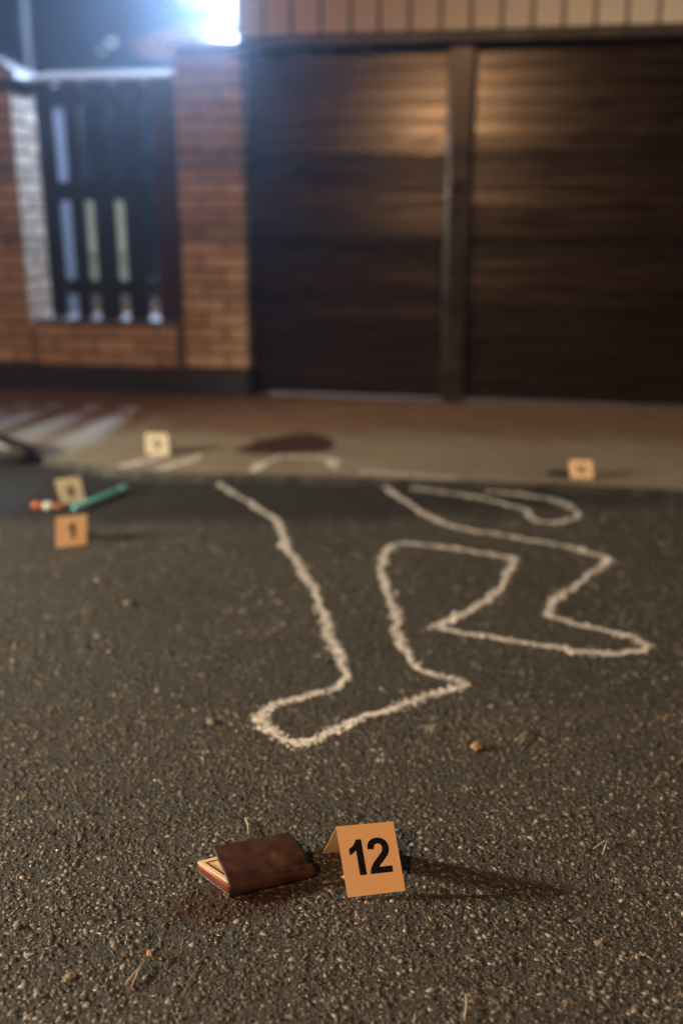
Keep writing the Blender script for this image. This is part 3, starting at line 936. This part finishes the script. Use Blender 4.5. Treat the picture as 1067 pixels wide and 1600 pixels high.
sm = cv.modifiers.new('thickness', 'SOLIDIFY'); sm.thickness = .0022; sm.offset = -1
# stitching down the right hand edge
bm = bmesh.new()
for k in range(22):
    s = .28 + .70 * k / 21
    p = Vector(prof_cover(s, .955)); q = Vector(prof_cover(s + .016, .955))
    tube_bm([p + Vector((0, 0, .0003)), (p + q) / 2 + Vector((0, 0, .0009)), q + Vector((0, 0, .0003))], .00045, 5, bm)
tag(bm_obj('stitching', bm, M['thread'], cv), kind='stuff')
# lower leaf of the cover under the pocket
low = [rel(p) for p in ((-.159, 1.196), (-.052, 1.232), (-.094, 1.302), (-.212, 1.250))]
bm_obj('lower_leaf', prism_bm(low, -.001, .0004, .0004, 1), M['leather'], wa)

# ================================================================== small things near marker 1
def stick(name, a, b, r, parts, label, cat):
    """a rod lying on the road from a to b, built of lathe sections (mat, from, to, radius profile)"""
    a, b = Vector(a), Vector(b); d = b - a; L = d.length
    e = empty(name, a, math.atan2(d.y, d.x)); tag(e, label, cat)
    el = math.asin(d.z / L)
    for nm, mat, f0, f1, pr in parts:
        pts = [(f0 * L + (f1 - f0) * L * q, 0, 0) for q, _ in pr]
        o = bm_obj(nm, tube_bm(pts, [r * w for _, w in pr], 16), M[mat], e, True)
        o.rotation_euler = (0, -el, 0)
    return e
stick('turquoise_stick', (-.859, 3.05, .012), (-.735, 3.30, .014), .0088,
      [('barrel', 'teal', 0, .78, [(0, .3), (.015, .8), (.04, 1), (.97, 1), (1, .8)]),
       ('collar', 'teal_dark', .775, .83, [(0, .82), (.5, .86), (1, .82)]),
       ('cap', 'teal_dark', .825, 1.0, [(0, .8), (.12, 1.1), (.8, 1.12), (.94, .95), (1, .4)])],
      'turquoise plastic stick with a rounded cap lying beside the cream marker', 'stick')
stick('orange_stick', (-1.000, 3.085, .013), (-.885, 3.07, .011), .0105,
      [('tip', 'orange', 0, .36, [(0, .4), (.1, .9), (.3, 1), (1, 1)]),
       ('ring', 'white', .355, .58, [(0, 1.0), (.2, 1.25), (.8, 1.25), (1, 1.0)]),
       ('shaft', 'rust', .575, 1.0, [(0, .85), (.5, .8), (1, .6)])],
      'small orange and white stick lying left of the turquoise one', 'stick')

pk = empty('pocket_knife', (.765, 3.375, PZ + .004), R(-4)); tag(pk, 'small dark closed pocket knife left of the small orange marker at the right', 'pocket knife')
bm_obj('handle', prism_bm([(-.045, -.009), (.030, -.011), (.043, -.006), (.045, .004), (.034, .010), (-.040, .009), (-.047, .002)], 0, .016, .003, 2), M['rubber'], pk, True)
bm_obj('blade_back', box_bm(-.040, .036, .0085, .0125, .006, .010, .001), M['housing'], pk)
bm_obj('clip', box_bm(-.038, .006, -.003, .003, .0165, .0178, .0005), M['housing'], pk)

# dark shoe toe at the left edge of the pavement
def shoe():
    e = empty('shoe', (-1.30, 3.68, PZ)); tag(e, 'black shoe lying at the pavement edge, cut off by the left border', 'shoe')
    e.rotation_euler = (0, 0, R(-14))
    secs = [(-.17, .030, .085, .005), (-.13, .036, .090, 0), (-.07, .036, .085, 0), (0.0, .040, .070, 0), (.05, .044, .055, 0), (.09, .042, .046, 0), (.125, .033, .036, .002), (.145, .016, .022, .004)]
    bm = bmesh.new(); n = 20; rings = []
    for x, w, h, z0 in secs:
        rings.append([bm.verts.new((x, w * math.cos(a), .016 + z0 + max(0, math.sin(a)) ** .75 * (h - z0))) for a in [math.pi * k / (n - 1) for k in range(n)]])
    for a, b in zip(rings, rings[1:]):
        for k in range(n - 1): bm.faces.new((a[k], a[k + 1], b[k + 1], b[k]))
    bm.faces.new(rings[-1]); bm.faces.new(rings[0][::-1])
    bm_obj('upper', bm, M['black_leather'], e, True)
    so = [(x, w + .004) for x, w, _, _ in secs] + [(x, -w - .004) for x, w, _, _ in secs[::-1]]
    bm_obj('sole', prism_bm(so, 0, .017, .003, 1), M['rubber'], e)
    bm = bmesh.new()
    for k in range(4):
        x = -.02 - .018 * k
        tube_bm([(x, -.020, .082 + .005 * k), (x + .003, 0, .094 + .004 * k), (x, .020, .082 + .005 * k)], .0022, 6, bm)
    bm_obj('lace', bm, M['steel'], e, True)
shoe()

# ================================================================== pine needles and loose pebbles on the asphalt
def needle_pair(a, b, c, label):
    """two needles joined at b, tips at a and c"""
    a, b = Vector((*a, .005)), Vector((*b, .006))
    e = bm_obj('pine_needles', tube_bm([b - b, (a - b) * .5 + Vector((.0015, .001, .002)), a - b], [.0012, .0010, .0005], 6), M['needle'], None, True, loc=b)
    if c:
        c = Vector((*c, .005))
        bm_obj('needle', tube_bm([b - b, (c - b) * .5 + Vector((-.001, .001, .0015)), c - b], [.0012, .0010, .0005], 6), M['needle'], e, True)
    tag(e, label, 'pine needles', 'pine needles on the asphalt')
needle_pair((-.274, 1.025), (-.255, 1.065), (-.265, 1.020), 'pair of dry pine needles on the asphalt at the lower left')
needle_pair((.316, 1.617), (.350, 1.659), (.326, 1.610), 'dry pine needles right of the tan pebble, below the chalk foot')
needle_pair((.384, 1.301), (.416, 1.325), (.395, 1.287), 'forked dry pine needles on the asphalt right of marker 12')
needle_pair((.534, 1.485), (.553, 1.509), None, 'single short pine needle near the right edge')
needle_pair((.148, .966), (.155, 1.007), None, 'single pine needle at the bottom edge')
needle_pair((-.146, 1.338), (-.154, 1.380), None, 'single pine needle just behind the wallet')
needle_pair((.158, 1.656), (.184, 1.685), (.166, 1.650), 'pale pine needles just below the chalk foot')

def pebble(x, y, r, mat, label, sx=1.3, sz=.7):
    bm = bmesh.new(); bmesh.ops.create_icosphere(bm, subdivisions=2, radius=r)
    ph = [random.uniform(0, 6) for _ in range(6)]
    for v in bm.verts:
        d = v.co.normalized()
        k = 1 + .16 * math.sin(4 * d.x + ph[0]) * math.sin(4 * d.y + ph[1]) + .13 * math.sin(6 * d.z + ph[2] + 3 * d.x) + random.uniform(-.05, .05)
        v.co = Vector((d.x * sx, d.y, d.z * sz)) * r * k
    o = bm_obj('pebble', bm, M[mat], None, False, loc=(x, y, r * sz * .7), rot=(0, 0, random.uniform(0, 6)))
    tag(o, label, 'pebble', 'loose pebbles on the asphalt')
pebble(.246, 1.602, .0098, 'pebble_tan', 'tan pebble lying below the chalk foot on the right')
pebble(-.348, 1.042, .0060, 'pebble_grey', 'flat pale pebble at the lower left, left of the pine needles', 1.6, .45)
pebble(-.527, 2.280, .010, 'pebble_grey', 'pale pebble on the empty asphalt left of the chalk leg')
pebble(-.444, 1.136, .0055, 'pebble_grey', 'small grey pebble near the left edge, level with the wallet')
pebble(-.249, 1.695, .0075, 'pebble_grey', 'pale pebble left of the chalk foot', 1.6, .6)
pebble(-.253, 1.082, .0045, 'pebble_tan', 'tiny reddish pebble at the tip of the lower left pine needles')
pebble(.345, 1.102, .0045, 'pebble_grey', 'small grey pebble at the lower right below marker 12')

# ================================================================== thin haze volume added to imitate lens glow round the yard lamp
def haze():
    bm = box_bm(-32, 32, -10, 45, -1.2, 6.5)
    o = bm_obj('haze', bm)
    m = bpy.data.materials.new('haze'); m.use_nodes = True
    nt = m.node_tree; nt.nodes.clear()
    out = nt.nodes.new('ShaderNodeOutputMaterial'); v = nt.nodes.new('ShaderNodeVolumePrincipled')
    v.inputs['Color'].default_value = (.62, .77, 1, 1)
    v.inputs['Density'].default_value = HAZE
    v.inputs['Anisotropy'].default_value = 0.85
    nt.links.new(v.outputs[0], out.inputs['Volume'])
    o.data.materials.append(m)
    tag(o, 'thin night haze glowing round the yard lamp', 'haze', kind='stuff')
SC.cycles.volume_bounces = 0
haze()
